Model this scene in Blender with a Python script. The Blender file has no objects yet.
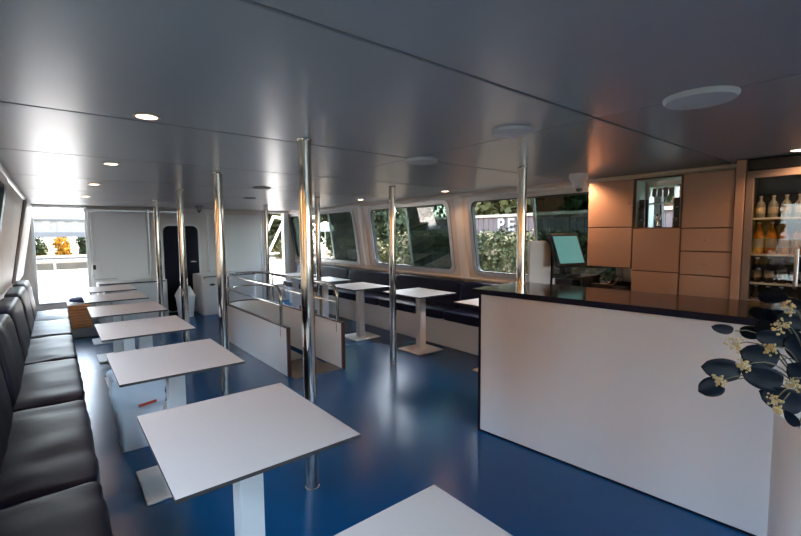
import bpy, bmesh, math, random
from mathutils import Vector, Matrix, noise as mnoise
random.seed(7)
S = bpy.context.scene
C = S.collection
PI = math.pi

# ------------------------------------------------------------------ materials
def mat(name, col, rough=.5, metal=0., coat=0., vary=0., vscale=3., bump=0., bscale=40., rvary=0., emit=None, estr=0., spec=.5):
    m = bpy.data.materials.new(name); m.use_nodes = True
    nt = m.node_tree; b = nt.nodes['Principled BSDF']
    b.inputs['Base Color'].default_value = (*col, 1)
    b.inputs['Roughness'].default_value = rough
    b.inputs['Metallic'].default_value = metal
    b.inputs['Coat Weight'].default_value = coat
    b.inputs['Specular IOR Level'].default_value = spec
    tc = nt.nodes.new('ShaderNodeTexCoord')
    def nz(scale, det=4):
        n = nt.nodes.new('ShaderNodeTexNoise'); n.inputs['Scale'].default_value = scale; n.inputs['Detail'].default_value = det
        nt.links.new(tc.outputs['Object'], n.inputs['Vector']); return n
    if vary:
        n = nz(vscale); r = nt.nodes.new('ShaderNodeMix'); r.data_type = 'RGBA'
        r.inputs['A'].default_value = (*[c*(1-vary) for c in col], 1); r.inputs['B'].default_value = (*[min(1, c*(1+vary)) for c in col], 1)
        nt.links.new(n.outputs['Fac'], r.inputs['Factor']); nt.links.new(r.outputs['Result'], b.inputs['Base Color'])
    if rvary:
        n = nz(vscale*1.7); r = nt.nodes.new('ShaderNodeMapRange')
        r.inputs['From Min'].default_value = .3; r.inputs['From Max'].default_value = .7
        r.inputs['To Min'].default_value = max(.02, rough-rvary); r.inputs['To Max'].default_value = rough+rvary
        nt.links.new(n.outputs['Fac'], r.inputs['Value']); nt.links.new(r.outputs['Result'], b.inputs['Roughness'])
    if bump:
        n = nz(bscale); bp = nt.nodes.new('ShaderNodeBump'); bp.inputs['Strength'].default_value = bump; bp.inputs['Distance'].default_value = .01
        nt.links.new(n.outputs['Fac'], bp.inputs['Height']); nt.links.new(bp.outputs['Normal'], b.inputs['Normal'])
    if emit:
        b.inputs['Emission Color'].default_value = (*emit, 1); b.inputs['Emission Strength'].default_value = estr
    return m

def leafmat(name, c1, c2, scale=1.2, c3=None):
    m = bpy.data.materials.new(name); m.use_nodes = True
    nt = m.node_tree; b = nt.nodes['Principled BSDF']; b.inputs['Roughness'].default_value = .75; b.inputs['Specular IOR Level'].default_value = .12
    tc = nt.nodes.new('ShaderNodeTexCoord'); n = nt.nodes.new('ShaderNodeTexNoise'); n.inputs['Scale'].default_value = scale; n.inputs['Detail'].default_value = 6
    r = nt.nodes.new('ShaderNodeValToRGB')
    r.color_ramp.elements[0].position = .35; r.color_ramp.elements[0].color = (*c1, 1)
    r.color_ramp.elements[1].position = .65; r.color_ramp.elements[1].color = (*c2, 1)
    if c3:
        e = r.color_ramp.elements.new(.58); e.color = (*c2, 1); r.color_ramp.elements[2].color = (*c3, 1)
    nt.links.new(tc.outputs['Object'], n.inputs['Vector']); nt.links.new(n.outputs['Fac'], r.inputs['Fac']); nt.links.new(r.outputs['Color'], b.inputs['Base Color'])
    return m

def glassmat(name, tint, gloss=1.0, ior=1.5, rough=0.0):
    m = bpy.data.materials.new(name); m.use_nodes = True
    nt = m.node_tree; nt.nodes.remove(nt.nodes['Principled BSDF'])
    t = nt.nodes.new('ShaderNodeBsdfTransparent'); t.inputs['Color'].default_value = (*tint, 1)
    g = nt.nodes.new('ShaderNodeBsdfGlossy'); g.inputs['Roughness'].default_value = rough; g.inputs['Color'].default_value = (gloss,)*3+(1,)
    f = nt.nodes.new('ShaderNodeFresnel'); f.inputs['IOR'].default_value = ior
    x = nt.nodes.new('ShaderNodeMixShader')
    ge = nt.nodes.new('ShaderNodeNewGeometry'); ml = nt.nodes.new('ShaderNodeMath'); ml.operation = 'SUBTRACT'; ml.use_clamp = True   # only the outer face of the thin pane mirrors
    nt.links.new(f.outputs['Fac'], ml.inputs[0]); nt.links.new(ge.outputs['Backfacing'], ml.inputs[1]); nt.links.new(ml.outputs[0], x.inputs['Fac']); nt.links.new(t.outputs['BSDF'], x.inputs[1]); nt.links.new(g.outputs['BSDF'], x.inputs[2])
    nt.links.new(x.outputs['Shader'], nt.nodes['Material Output'].inputs['Surface'])
    return m

M = {}
M['ceil'] = mat('ceiling_panel', (.32,.325,.355), .30, .0, spec=.5)
M['seam'] = mat('ceiling_seam', (.03,.03,.035), .6)
M['floor'] = mat('blue_floor', (.0005,.070,.195), .25, spec=.32, vary=.06, vscale=3, bump=.05, bscale=9)
M['wall'] = mat('cream_wall', (.78,.715,.65), .45, vary=.03, bump=.02, bscale=30)
M['white'] = mat('white_paint', (.8,.8,.79), .35, vary=.02)
M['whitetrim'] = mat('white_moulding', (.83,.82,.79), .3)
M['alu'] = mat('aluminium', (.55,.55,.55), .35, .8)
M['gasket'] = mat('rubber_gasket', (.015,.015,.016), .6)
M['tabletop'] = mat('table_laminate', (.63,.60,.585), .38, vary=.03, vscale=60)
M['tableedge'] = mat('table_edge', (.02,.018,.018), .5)
M['tableleg'] = mat('table_leg_paint', (.78,.78,.77), .35)
M['baseplate'] = mat('brushed_plate', (.74,.74,.73), .35, .15)
M['steel'] = mat('polished_steel', (.60,.565,.51), .11, 1.0, vscale=6)
M['leather'] = mat('navy_leather', (.004,.0055,.018), .46, spec=.15, vary=.25, vscale=4, bump=.16, bscale=9)
M['leather2'] = mat('navy_vinyl', (.004,.006,.030), .48, spec=.18, vary=.2, vscale=4, bump=.06, bscale=12)
M['piping'] = mat('piping', (.006,.006,.01), .6)
M['panel'] = mat('bar_laminate', (.80,.80,.785), .33, vary=.015, vscale=1.5)
M['darktop'] = mat('dark_countertop', (.02,.017,.02), .13, vary=.2, vscale=5)
M['darkedge'] = mat('dark_edge', (.005,.006,.022), .55, spec=.2)
M['maroon'] = mat('brown_cap', (.07,.03,.022), .45)
M['brownmat'] = mat('brown_tread', (.20,.16,.13), .7, vary=.2, vscale=30, bump=.2, bscale=120)
M['cabedge'] = mat('carcass_gap_shade', (.10,.065,.05), .6)  # shade in the gaps between doors, put into the carcass colour
M['cab'] = mat('cabinet_laminate', (.42,.265,.195), .42, vary=.05, vscale=2)
M['cabin'] = mat('cabinet_inside', (.6,.58,.52), .5)
M['black'] = mat('black_plastic', (.005,.005,.0055), .4)
M['blackgloss'] = mat('black_gloss', (.008,.008,.009), .12)
M['dkdoor'] = mat('dark_door', (.008,.009,.018), .6, spec=.15)
M['screen'] = mat('till_screen', (.02,.05,.05), .2, emit=(.25,.62,.58), estr=.04)
M['glass'] = glassmat('clear_glass', (.97,.98,.97), 1.0, 1.22)
M['tint'] = glassmat('tinted_glass', (.24,.295,.27), 1.0, 1.6)
M['fglass'] = glassmat('fridge_glass', (.85,.86,.85), 1.0, 1.5)
M['fframe'] = mat('fridge_frame', (.20,.155,.13), .45, .2)
M['lens'] = mat('lamp_lens', (1,.8,.7), .5, emit=(1,.62,.42), estr=1.2)
M['ringm'] = mat('lamp_ring', (.55,.5,.47), .3, .7)
M['disc'] = mat('ceiling_disc', (.62,.62,.62), .5)
M['binplastic'] = mat('bin_plastic', (.85,.87,.9), .4)
M['bag'] = mat('bin_bag', (.80,.86,.92), .3, vary=.06, vscale=9, bump=.5, bscale=14)
M['red'] = mat('red_print', (.5,.07,.04), .5)
M['teak'] = mat('teak_slat', (.55,.25,.10), .5, vary=.3, vscale=8)
M['grey2'] = mat('pale_grey_panel', (.55,.54,.53), .4)
M['grey'] = mat('grey_paint', (.32,.32,.33), .5)
M['bluecloth'] = mat('blue_cloth', (.02,.04,.14), .8, bump=.4, bscale=20)
M['deck'] = mat('white_deck', (.55,.55,.54), .5, vary=.03)
M['bark'] = mat('bark', (.10,.075,.05), .9, vary=.3, vscale=5)
M['hedge'] = leafmat('hedge_leaf', (.010,.013,.005), (.052,.056,.022), 3.5, (.17,.135,.09))
M['conifer'] = leafmat('conifer_leaf', (.010,.016,.007), (.045,.055,.022), 1.4)
M['green'] = leafmat('green_leaf', (.012,.019,.006), (.045,.056,.018), .8)
M['olive'] = leafmat('olive_leaf', (.018,.019,.006), (.075,.070,.024), .8)
M['autumn'] = leafmat('autumn_leaf', (.30,.12,.010), (.44,.21,.025), .5, (.50,.28,.045))
M['brick'] = mat('rust_render', (.30,.11,.05), .9, vary=.3, vscale=1.5)
M['fence'] = mat('pinkish_boards', (.10,.07,.065), .85, vary=.3, vscale=4)
M['rail'] = mat('pale_rail', (.28,.23,.17), .6)
M['letter'] = mat('white_letter', (.30,.285,.285), .6)
M['soil'] = mat('bank_soil', (.10,.075,.05), .95, vary=.4, vscale=1.5)
M['river'] = mat('river_water', (.03,.045,.045), .08, bump=.3, bscale=1.3)
M['concrete'] = mat('bridge_concrete', (.12,.115,.11), .8, vary=.15, vscale=1)
M['sheet'] = mat('bridge_sheet', (.24,.21,.17), .7, vary=.2, vscale=2)
M['euca'] = mat('eucalyptus_leaf', (.004,.008,.017), .6, spec=.12, vary=.35, vscale=25)
M['berry'] = mat('berry', (.58,.50,.27), .6, vary=.3, vscale=80)
M['stem'] = mat('plant_stem', (.10,.09,.05), .7)
M['pot'] = mat('planter_white', (.78,.78,.76), .35)
M['goldrefl'] = mat('golden_reflection', (.50,.17,.02), .15)  # golden reflection on the fridge glass, put into the bottle colour
M['cola'] = mat('dark_drink', (.02,.010,.008), .1)
M['clearb'] = mat('pale_bottle', (.20,.22,.21), .12)
M['paper'] = mat('paper_label', (.40,.36,.31), .6)
M['chrome'] = mat('chrome', (.8,.8,.8), .12, 1.0)
M['teal'] = mat('teal_daylight', (.55,.70,.66), .35)  # teal daylight in the niche, put into the colour of liner and rack

# ------------------------------------------------------------------ mesh helper
class MB:
    def __init__(s): s.v = []; s.f = []; s.m = []
    def add(s, vs, fs, mi=0):
        o = len(s.v); s.v += [tuple(v) for v in vs]
        for f in fs: s.f.append([i+o for i in f]); s.m.append(mi)
        return s
    def box(s, lo, hi, mi=0, fn=None):
        (a,b,c),(d,e,g) = lo, hi
        vs = [(a,b,c),(d,b,c),(d,e,c),(a,e,c),(a,b,g),(d,b,g),(d,e,g),(a,e,g)]
        if fn: vs = [fn(*v) for v in vs]
        return s.add(vs, [(0,3,2,1),(4,5,6,7),(0,1,5,4),(1,2,6,5),(2,3,7,6),(3,0,4,7)], mi)
    def tube(s, pts, r, n=12, mi=0, cap=True, closed=False):
        pts = [Vector(p) for p in pts]; N = len(pts); rings = []
        up = Vector((.13,.27,.95)).normalized(); u = None
        for i, p in enumerate(pts):
            if closed: t = pts[(i+1) % N]-pts[i-1]
            else: t = pts[min(i+1, N-1)]-pts[max(i-1, 0)]
            t.normalize()
            if u is None:
                u = t.cross(up)
                if u.length < .1: u = t.cross(Vector((1,0,0)))
            u = (u-t*u.dot(t)).normalized(); w = t.cross(u)
            rr = r[i] if isinstance(r, (list, tuple)) else r
            rings.append([p+(u*math.cos(2*PI*k/n)+w*math.sin(2*PI*k/n))*rr for k in range(n)])
        vs = [v for g in rings for v in g]; fs = []
        for i in range(N if closed else N-1):
            j = (i+1) % N
            for k in range(n):
                fs.append((i*n+k, i*n+(k+1) % n, j*n+(k+1) % n, j*n+k))
        if cap and not closed:
            fs.append(tuple(range(n-1, -1, -1))); fs.append(tuple((N-1)*n+k for k in range(n)))
        return s.add(vs, fs, mi)
    def lathe(s, prof, c=(0,0,0), n=24, mi=0, axis='z'):
        vs = []; fs = []
        for r, h in prof:
            for k in range(n):
                a = 2*PI*k/n
                if axis == 'z': vs.append((c[0]+r*math.cos(a), c[1]+r*math.sin(a), c[2]+h))
                else: vs.append((c[0]+h, c[1]+r*math.cos(a), c[2]+r*math.sin(a)))
        for i in range(len(prof)-1):
            for k in range(n):
                fs.append((i*n+k, i*n+(k+1) % n, (i+1)*n+(k+1) % n, (i+1)*n+k))
        fs.append(tuple(range(n-1, -1, -1))); fs.append(tuple((len(prof)-1)*n+k for k in range(n)))
        return s.add(vs, fs, mi)
    def prism(s, outline, fn, w0, w1, mi=0):
        n = len(outline)
        vs = [fn(a, b, w0) for a, b in outline]+[fn(a, b, w1) for a, b in outline]
        fs = [tuple(range(n)), tuple(range(2*n-1, n-1, -1))]+[(i, i+n, (i+1) % n+n, (i+1) % n) for i in range(n)]
        return s.add(vs, fs, mi)
    def ring(s, outer, inner, fn, w0, w1, mi=0):
        n = len(outer)
        vs = [fn(a, b, w0) for a, b in outer]+[fn(a, b, w0) for a, b in inner]+[fn(a, b, w1) for a, b in outer]+[fn(a, b, w1) for a, b in inner]
        fs = []
        for i in range(n):
            j = (i+1) % n
            fs += [(i, j, n+j, n+i), (2*n+i, 3*n+i, 3*n+j, 2*n+j), (i, 2*n+i, 2*n+j, j), (n+i, n+j, 3*n+j, 3*n+i)]
        return s.add(vs, fs, mi)
    def build(s, name, mats, parent=None, loc=None, bevel=0., smooth=False, seg=2):
        me = bpy.data.meshes.new(name); me.from_pydata(s.v, [], s.f)
        if not isinstance(mats, (list, tuple)): mats = [mats]
        for m in mats: me.materials.append(m)
        for p, mi in zip(me.polygons, s.m): p.material_index = mi
        bm = bmesh.new(); bm.from_mesh(me); bmesh.ops.recalc_face_normals(bm, faces=bm.faces[:]); bm.to_mesh(me); bm.free()
        if smooth:
            for p in me.polygons: p.use_smooth = True
            try: me.set_sharp_from_angle(angle=math.radians(40))
            except Exception: pass
        o = bpy.data.objects.new(name, me); C.objects.link(o)
        if parent: o.parent = parent
        if loc: o.location = loc
        if bevel:
            b = o.modifiers.new('edge', 'BEVEL'); b.width = bevel; b.segments = seg; b.limit_method = 'ANGLE'; b.angle_limit = math.radians(40)
        return o

def rrect(u0, u1, v0, v1, r, n=6):
    out = []
    for cx, cy, a0 in ((u1-r, v1-r, 0), (u0+r, v1-r, PI/2), (u0+r, v0+r, PI), (u1-r, v0+r, 1.5*PI)):
        for k in range(n+1):
            a = a0+PI/2*k/n; out.append((cx+r*math.cos(a), cy+r*math.sin(a)))
    return out

def thing(name, label, cat, loc=(0,0,0), rz=0., group=None):
    o = bpy.data.objects.new(name, None); C.objects.link(o); o.location = loc; o.rotation_euler = (0,0,rz)
    o.empty_display_size = .1
    o['label'] = label; o['category'] = cat
    if group: o['group'] = group
    return o
def tag(o, label, cat, group=None, kind=None):
    o['label'] = label; o['category'] = cat
    if group: o['group'] = group
    if kind: o['kind'] = kind
    return o
def struct(o, label=None):
    o['kind'] = 'structure'
    if label: o['label'] = label
    return o
def sempty(name, loc=(0,0,0), label=None):
    o = bpy.data.objects.new(name, None); C.objects.link(o); o.location = loc; return struct(o, label)
def dup(root, loc, rz=None, label=None, group=None):
    r = root.copy(); C.objects.link(r); r.location = loc
    if rz is not None: r.rotation_euler = (0,0,rz)
    if label: r['label'] = label
    if group: r['group'] = group
    for ch in list(root.children):
        c = ch.copy(); C.objects.link(c); c.parent = r
        for g in list(ch.children):
            d = g.copy(); C.objects.link(d); d.parent = c
    return r

def cushion(x0, x1, y0, y1, z0, z1, n=18, e=7., puff=0., wr=0., seed=0, fn=None):
    """soft rounded block: a subdivided cube pulled to a superellipsoid"""
    mb = MB(); idx = {}; vs = []; fs = []
    cx, cy, cz = (x0+x1)/2, (y0+y1)/2, (z0+z1)/2; hx, hy, hz = (x1-x0)/2, (y1-y0)/2, (z1-z0)/2
    def vert(p):
        k = tuple(round(q*1000) for q in p)
        if k not in idx:
            d = (abs(p[0])**e+abs(p[1])**e+abs(p[2])**e)**(1/e)
            q = Vector(p)/d
            w = Vector((cx+q.x*hx, cy+q.y*hy, cz+q.z*hz))
            if puff: w.z += puff*(1-q.x**2)*(1-q.y**2)*(1 if q.z > 0 else 0)
            if wr:
                t = mnoise.noise(Vector((w.x*3+seed, w.y*9, w.z*5+seed)))+.5*mnoise.noise(Vector((w.x*7, w.y*22+seed, w.z*11)))
                w += Vector((q.x, q.y*.2, q.z)).normalized()*t*wr
            idx[k] = len(vs); vs.append(fn(*w) if fn else tuple(w))
        return idx[k]
    g = [math.sin(PI/2*(2*i/n-1)) for i in range(n+1)]
    for ax in range(3):
        for sg in (-1, 1):
            for i in range(n):
                for j in range(n):
                    q = []
                    for (a, b) in ((g[i],g[j]),(g[i+1],g[j]),(g[i+1],g[j+1]),(g[i],g[j+1])):
                        p = [0,0,0]; p[ax] = sg; p[(ax+1) % 3] = a; p[(ax+2) % 3] = b; q.append(vert(p))
                    fs.append(q)
    mb.add(vs, fs); return mb

# ------------------------------------------------------------------ camera (calibrated: wide phone lens, 1.5 m above floor)
F = 427.575931; YAW, PITCH, ROLL = (math.radians(a) for a in (38.9209664, 4.55901412, -0.382867514))
fw = Vector((math.sin(YAW)*math.cos(PITCH), math.cos(YAW)*math.cos(PITCH), -math.sin(PITCH)))
rt = Vector((math.cos(YAW), -math.sin(YAW), 0)); up = rt.cross(fw)
r2 = rt*math.cos(ROLL)+up*math.sin(ROLL); u2 = up*math.cos(ROLL)-rt*math.sin(ROLL)
cam = bpy.data.cameras.new('camera'); co = bpy.data.objects.new('camera', cam); C.objects.link(co)
cam.sensor_fit = 'HORIZONTAL'; cam.sensor_width = 36; cam.lens = 36*F/801; cam.clip_start = .02; cam.clip_end = 400
co.matrix_world = Matrix(((r2.x,u2.x,-fw.x,0),(r2.y,u2.y,-fw.y,0),(r2.z,u2.z,-fw.z,1.5),(0,0,0,1)))
S.camera = co

# ------------------------------------------------------------------ setting
CEIL = 2.03; YN, YF = -2.3, 9.3
def RW(y, z, w=0.): return (4.35-(z-.95)*.15-w, y, z)      # starboard wall leans inwards going up
def LW(y, z, w=0.): return (-.45+(z-.9)*.16+w, y, z)       # port wall
HX0, HX1, HY0, HY1 = 1.875, 2.425, 4.35, 6.2               # stair well
def make_floor():
    mb = MB(); x0, x1 = -.62, 4.52
    xs = [x0, HX0, HX1, x1]; ys = [YN, HY0, HY1, YF]
    for i in range(3):
        for j in range(3):
            if (i, j) == (1, 1): continue
            mb.box((xs[i], ys[j], -.06), (xs[i+1], ys[j+1], 0))
    me = mb.build('floor', M['floor']); struct(me)
make_floor()
def make_ceiling():
    mb = MB(); g = .008
    ys = [YN, -.25, 1.01, 2.335, 3.56, 4.95, 6.3, 7.65, YF]; xs = [-.34, 1.99, 4.21]
    for j in range(len(ys)-1):
        for i in range(2):
            mb.box((xs[i]+(g*.4 if i else 0), ys[j]+g, CEIL), (xs[i+1]-(0 if i else g*.4), ys[j+1]-g, CEIL+.02), 0)
    mb.box((-.36, YN, CEIL+.02), (4.23, YF, CEIL+.05), 1)
    struct(mb.build('ceiling', [M['ceil'], M['seam']], bevel=.003))
    tr = MB()
    tr.tube([RW(y, 1.985, .0) for y in (YN, YF)], .022, 8)
    struct(tr.build('trim_1', M['whitetrim'], smooth=True))
    tr = MB(); tr.tube([LW(y, 1.985, .0) for y in (YN, YF)], .022, 8)
    struct(tr.build('trim_2', M['whitetrim'], smooth=True))
make_ceiling()
mb = MB(); mb.box((-1.05, YN-.4, 2.10), (4.95, 10.15, 2.17)); struct(mb.build('sun_block_roof', M['whitetrim'], bevel=.02))  # unseen roof slab, added to keep direct sun out of the windows

WIN = [(1.92, 3.78), (4.18, 6.05), (6.58, 8.46), (-.38, 1.56), (8.72, 9.2)]
WZ0, WZ1 = .97, 1.93
def side_wall(name, fn, wins, zlow=-.05):
    mb = MB(); ys = sorted({YN, YF} | {y for w in wins for y in w}); zs = [zlow, WZ0, WZ1, 2.06]
    for i in range(len(ys)-1):
        for j in range(3):
            ym = (ys[i]+ys[i+1])/2
            if j == 1 and any(a < ym < b for a, b in wins): continue
            mb.box((ys[i], zs[j], 0), (ys[i+1], zs[j+1], -.07), 0, fn=fn)
    struct(mb.build(name, M['wall']))
side_wall('wall_right', RW, WIN)
LWIN = [(-1.95, -.35), (-.02, 1.85), (2.2, 3.4), (3.75, 4.75)]
side_wall('wall_left', LW, LWIN)
wn = [0]
def window(fn, y0, y1, small=False, leftside=False):
    wn[0] += 1
    root = sempty('window_%d' % wn[0])
    mb = MB(); r = .11
    mb.ring(rrect(y0-.035, y1+.035, WZ0-.035, WZ1+.03, r), rrect(y0+.022, y1-.022, WZ0+.022, WZ1-.022, .085), fn, .014, -.055)
    mb.build('frame', M['alu'], root, smooth=True)
    mb = MB()
    mb.ring(rrect(y0+.020, y1-.020, WZ0+.020, WZ1-.020, .085), rrect(y0+.034, y1-.034, WZ0+.034, WZ1-.034, .075), fn, .004, -.05)
    mb.build('gasket', M['gasket'], root)
    if small:
        mb = MB(); mb.prism([(y0+.02,WZ0+.02),(y1-.02,WZ0+.02),(y1-.02,WZ1-.02),(y0+.02,WZ1-.02)], fn, -.036, -.042)
        mb.build('tinted_pane', M['tint'], root); return
    ym = (y0+y1)/2
    mb = MB(); mb.box((ym-.014, WZ0+.02, -.02), (ym+.014, WZ1-.02, -.05), 0, fn=fn); mb.build('mullion', M['alu'], root)
    mb = MB(); mb.prism([(ym,WZ0+.02),(y1-.02,WZ0+.02),(y1-.02,WZ1-.02),(ym,WZ1-.02)], fn, -.040, -.046)
    mb.build('clear_pane', M['glass'], root)
    mb = MB(); mb.prism([(y0+.02,WZ0+.02),(ym,WZ0+.02),(ym,WZ1-.02),(y0+.02,WZ1-.02)], fn, -.028, -.034)
    mb.build('second_pane', M['glass'] if leftside else M['tint'], root)
for a, b in WIN[:4]: window(RW, a, b)
window(RW, *WIN[4], small=True)
for a, b in LWIN: window(LW, a, b, leftside=True)
# white moulded ribs between the windows
k = 3
for yc, fn in ((1.74, RW), (3.98, RW), (6.315, RW), (8.59, RW), (-.185, LW), (2.025, LW), (3.575, LW)):
    if 1:
        mb = MB(); prof = [(yc+.075*math.cos(a), .028*math.sin(a)) for a in [PI*i/8 for i in range(9)]]
        n = len(prof)
        vs = [fn(y, .80, w) for y, w in prof]+[fn(y, 2.0, w) for y, w in prof]
        mb.add(vs, [(i, i+1, n+i+1, n+i) for i in range(n-1)]+[tuple(range(n)), tuple(range(2*n-1, n-1, -1))])
        struct(mb.build('trim_%d' % k, M['whitetrim'], smooth=True)); k += 1
mb = MB(); mb.box((7.305, .9, .006), (7.318, 2.0, -.004), 0, fn=LW); struct(mb.build('trim_%d' % k, M['seam'])); k += 1
mb = MB(); mb.box((7.33, .86, .035), (9.28, 1.99, -.004), 0, fn=LW); struct(mb.build('trim_%d' % k, M['grey2'], bevel=.02)); k += 1
# sill ledge under the starboard windows
mb = MB(); mb.box((YN, .875, .035), (YF, .905, -.01), 0, fn=RW); struct(mb.build('trim_%d' % k, M['whitetrim'], bevel=.006)); k += 1
mb = MB(); mb.box((YN, .875, .03), (YF, .905, -.01), 0, fn=LW); struct(mb.build('trim_%d' % k, M['whitetrim'], bevel=.006)); k += 1

# end walls
def end_wall():
    mb = MB(); xs = [-.7, -.25, .43, 3.64, 4.07, 4.6]; zs = [-.06, .38, 1.975, 2.06]
    for i in range(5):
        for j in range(3):
            if (i, j) in ((1,1), (3,1)): continue
            mb.box((xs[i], YF, zs[j]), (xs[i+1], YF+.07, zs[j+1]))
    struct(mb.build('wall_back', M['wall']))
    mb = MB(); xs = [-.7, -.1, 1.1, 1.4, 2.6, 2.9, 4.1, 4.6]; zs = [-.06, .95, 1.9, 2.06]
    for i in range(7):
        for j in range(3):
            if j == 1 and i in (1, 3, 5): continue
            mb.box((xs[i], YN-.07, zs[j]), (xs[i+1], YN, zs[j+1]))
    struct(mb.build('wall_front', M['wall']))
    for i in (1, 3, 5):  # unseen front windows, added to brighten the interior
        wn[0] += 1; root = sempty('window_%d' % wn[0]); g = lambda u, v, w: (u, YN+w, v)
        MB().ring(rrect(xs[i]-.035, xs[i+1]+.035, .915, 1.935, .1), rrect(xs[i]+.02, xs[i+1]-.02, .97, 1.88, .08), g, .012, -.05).build('frame', M['alu'], root)
        MB().box((xs[i]+.01, YN-.04, .96), (xs[i+1]-.01, YN-.034, 1.89)).build('clear_pane', M['glass'], root)
end_wall()
fx = lambda u, v, w: (u, YF-w, v)
def door_frame(n, x0, x1, z0, z1):
    root = sempty('door_%d' % n)
    mb = MB(); mb.ring([(x1+.04,z1+.04),(x0-.04,z1+.04),(x0-.04,z0-.03),(x1+.04,z0-.03)], [(x1,z1),(x0,z1),(x0,z0),(x1,z0)], fx, .02, -.09)
    mb.build('door_frame', M['alu' if n == 1 else 'whitetrim'], root, bevel=.004); return root
d1 = door_frame(1, -.25, .43, .38, 1.975)
d3 = door_frame(3, 3.64, 4.07, .38, 1.975)
mb = MB(); mb.box((4.05, YF-.10, .05), (4.17, YF-.0, 1.99)); mb.build('door_post', M['whitetrim'], d3, bevel=.02)
# sliding white door leaf parked beside the opening
leaf = sempty('door_4')
mb = MB(); mb.box((.47, YF-.045, .40), (1.36, YF-.004, 1.935)); mb.build('door_leaf', M['whitetrim'], leaf, bevel=.008)
mb = MB(); mb.box((.40, YF-.06, 1.935), (1.9, YF-.002, 1.965)); mb.build('door_track', M['alu'], leaf, bevel=.003)
# dark cabin door with rounded corners
dd = sempty('door_2')
mb = MB(); mb.prism(rrect(1.63, 2.25, .02, 1.685, .11), fx, .05, .003); mb.build('door_leaf', M['dkdoor'], dd, bevel=.006)
mb = MB(); mb.ring(rrect(1.58, 2.30, -.01, 1.735, .14), rrect(1.63, 2.25, .02, 1.685, .11), fx, .03, .001); mb.build('door_frame', M['whitetrim'], dd)
mb = MB(); mb.tube([(2.18, YF-.05, .98), (2.18, YF-.10, .98), (2.08, YF-.10, .98)], .011, 8); mb.build('door_handle', M['chrome'], dd, smooth=True)
for xx in (1.40, 2.45, 2.61, 3.56):
    mb = MB(); mb.box((xx-.012, YF-.016, .0), (xx+.012, YF-.001, 2.0)); struct(mb.build('trim_%d' % k, M['alu'])); k += 1
mb = MB(); mb.box((2.63, YF-.03, .5), (3.52, YF-.002, 1.93)); struct(mb.build('trim_%d' % k, M['whitetrim'], bevel=.008)); k += 1

# stair well: brown landing and treads going down, inside walls
mb = MB()
for i in range(4):
    mb.box((HX0, HY0+.42*i, -.02-.19*i-.03), (HX1, HY0+.42*i+.44, -.02-.19*i), 0)
    mb.box((HX0, HY0+.42*i+.40, -.02-.19*(i+1)), (HX1, HY0+.42*i+.44, -.02-.19*i-.03), 1)
mb.box((HX0, HY1-.02, -.75), (HX1, HY1, -.06), 1); mb.box((HX0-.02, HY0, -.75), (HX0, HY1, -.06), 1); mb.box((HX1, HY0, -.75), (HX1+.02, HY1, -.06), 1)
mb.box((HX0, HY0, -.78), (HX1, HY1, -.75), 1)
struct(mb.build('floor_stairwell', [M['brownmat'], M['wall']]))
mb = MB(); mb.box((1.875, 4.07, .0), (2.425, 4.37, .006)); struct(mb.build('floor_landing', M['brownmat']))

# ------------------------------------------------------------------ pub tables
def make_table(label, loc, group, w=.630, l=.730, leg=(0,-.035)):
    t = thing('bar_table', label, 'table', loc, 0, group)
    hw, hl = w/2, l/2
    mb = MB(); mb.box((-hw,-hl,.736), (hw,hl,.75), 0)
    for i in range(len(mb.m)): mb.m[i] = 0 if i == 1 else 1
    mb.build('tabletop', [M['tabletop'], M['tableedge']], t, bevel=.0015)
    lx, ly = leg
    mb = MB(); mb.box((lx-.046,ly-.046,.016), (lx+.046,ly+.046,.730)); mb.build('leg', M['tableleg'], t, bevel=.004)
    mb = MB(); mb.box((lx-.13,ly-.13,.728), (lx+.13,ly+.13,.736)); mb.build('mounting_plate', M['black'], t)
    mb = MB(); mb.box((lx-.21,ly-.21,.001), (lx+.21,ly+.21,.017)); mb.build('base_plate', M['baseplate'], t, bevel=.003)
    return t
LT = [(.532, .53, 'white table in front, cut off by the bottom edge of the photo'),
      (.542, 1.672, 'whole white table just behind the cut-off one, beside the closest steel pole'),
      (.530, 2.892, 'white table standing over the white waste bin'),
      (.540, 4.07, 'white table along the navy banquette, next one aft of the waste bin table'),
      (.545, 5.20, 'white table along the navy banquette, second aft of the waste bin table'),
      (.545, 6.31, 'white table along the navy banquette, last but one before the stern door'),
      (.555, 7.37, 'white table along the navy banquette, closest to the stern door')]
proto = None
for x, y, lb in LT:
    if proto is None: proto = make_table(lb, (x, y, 0), 'tables along the long navy banquette')
    else: dup(proto, (x, y, 0), None, lb)
RT = [(3.62, 4.11, 'white square table in clear view under the window with the pale pane mullion, beside a steel pole'),
      (3.42, 5.21, 'white pedestal table by the window bench, between the stair rail and the steel pole'),
      (3.70, 2.90, 'white table mostly hidden behind the corner of the bar counter'),
      (3.46, 6.34, 'white table by the window bench, seen through the stair handrail'),
      (3.46, 7.45, 'white table at the stern end of the window bench, farthest from the bar')]
RT[0] = (3.62, 4.11, 'white square pedestal table standing clear in the aisle, closest whole one to the bar')
for x, y, lb in RT: dup(proto, (x, y, 0), None, lb, 'tables along the window bench')

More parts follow.
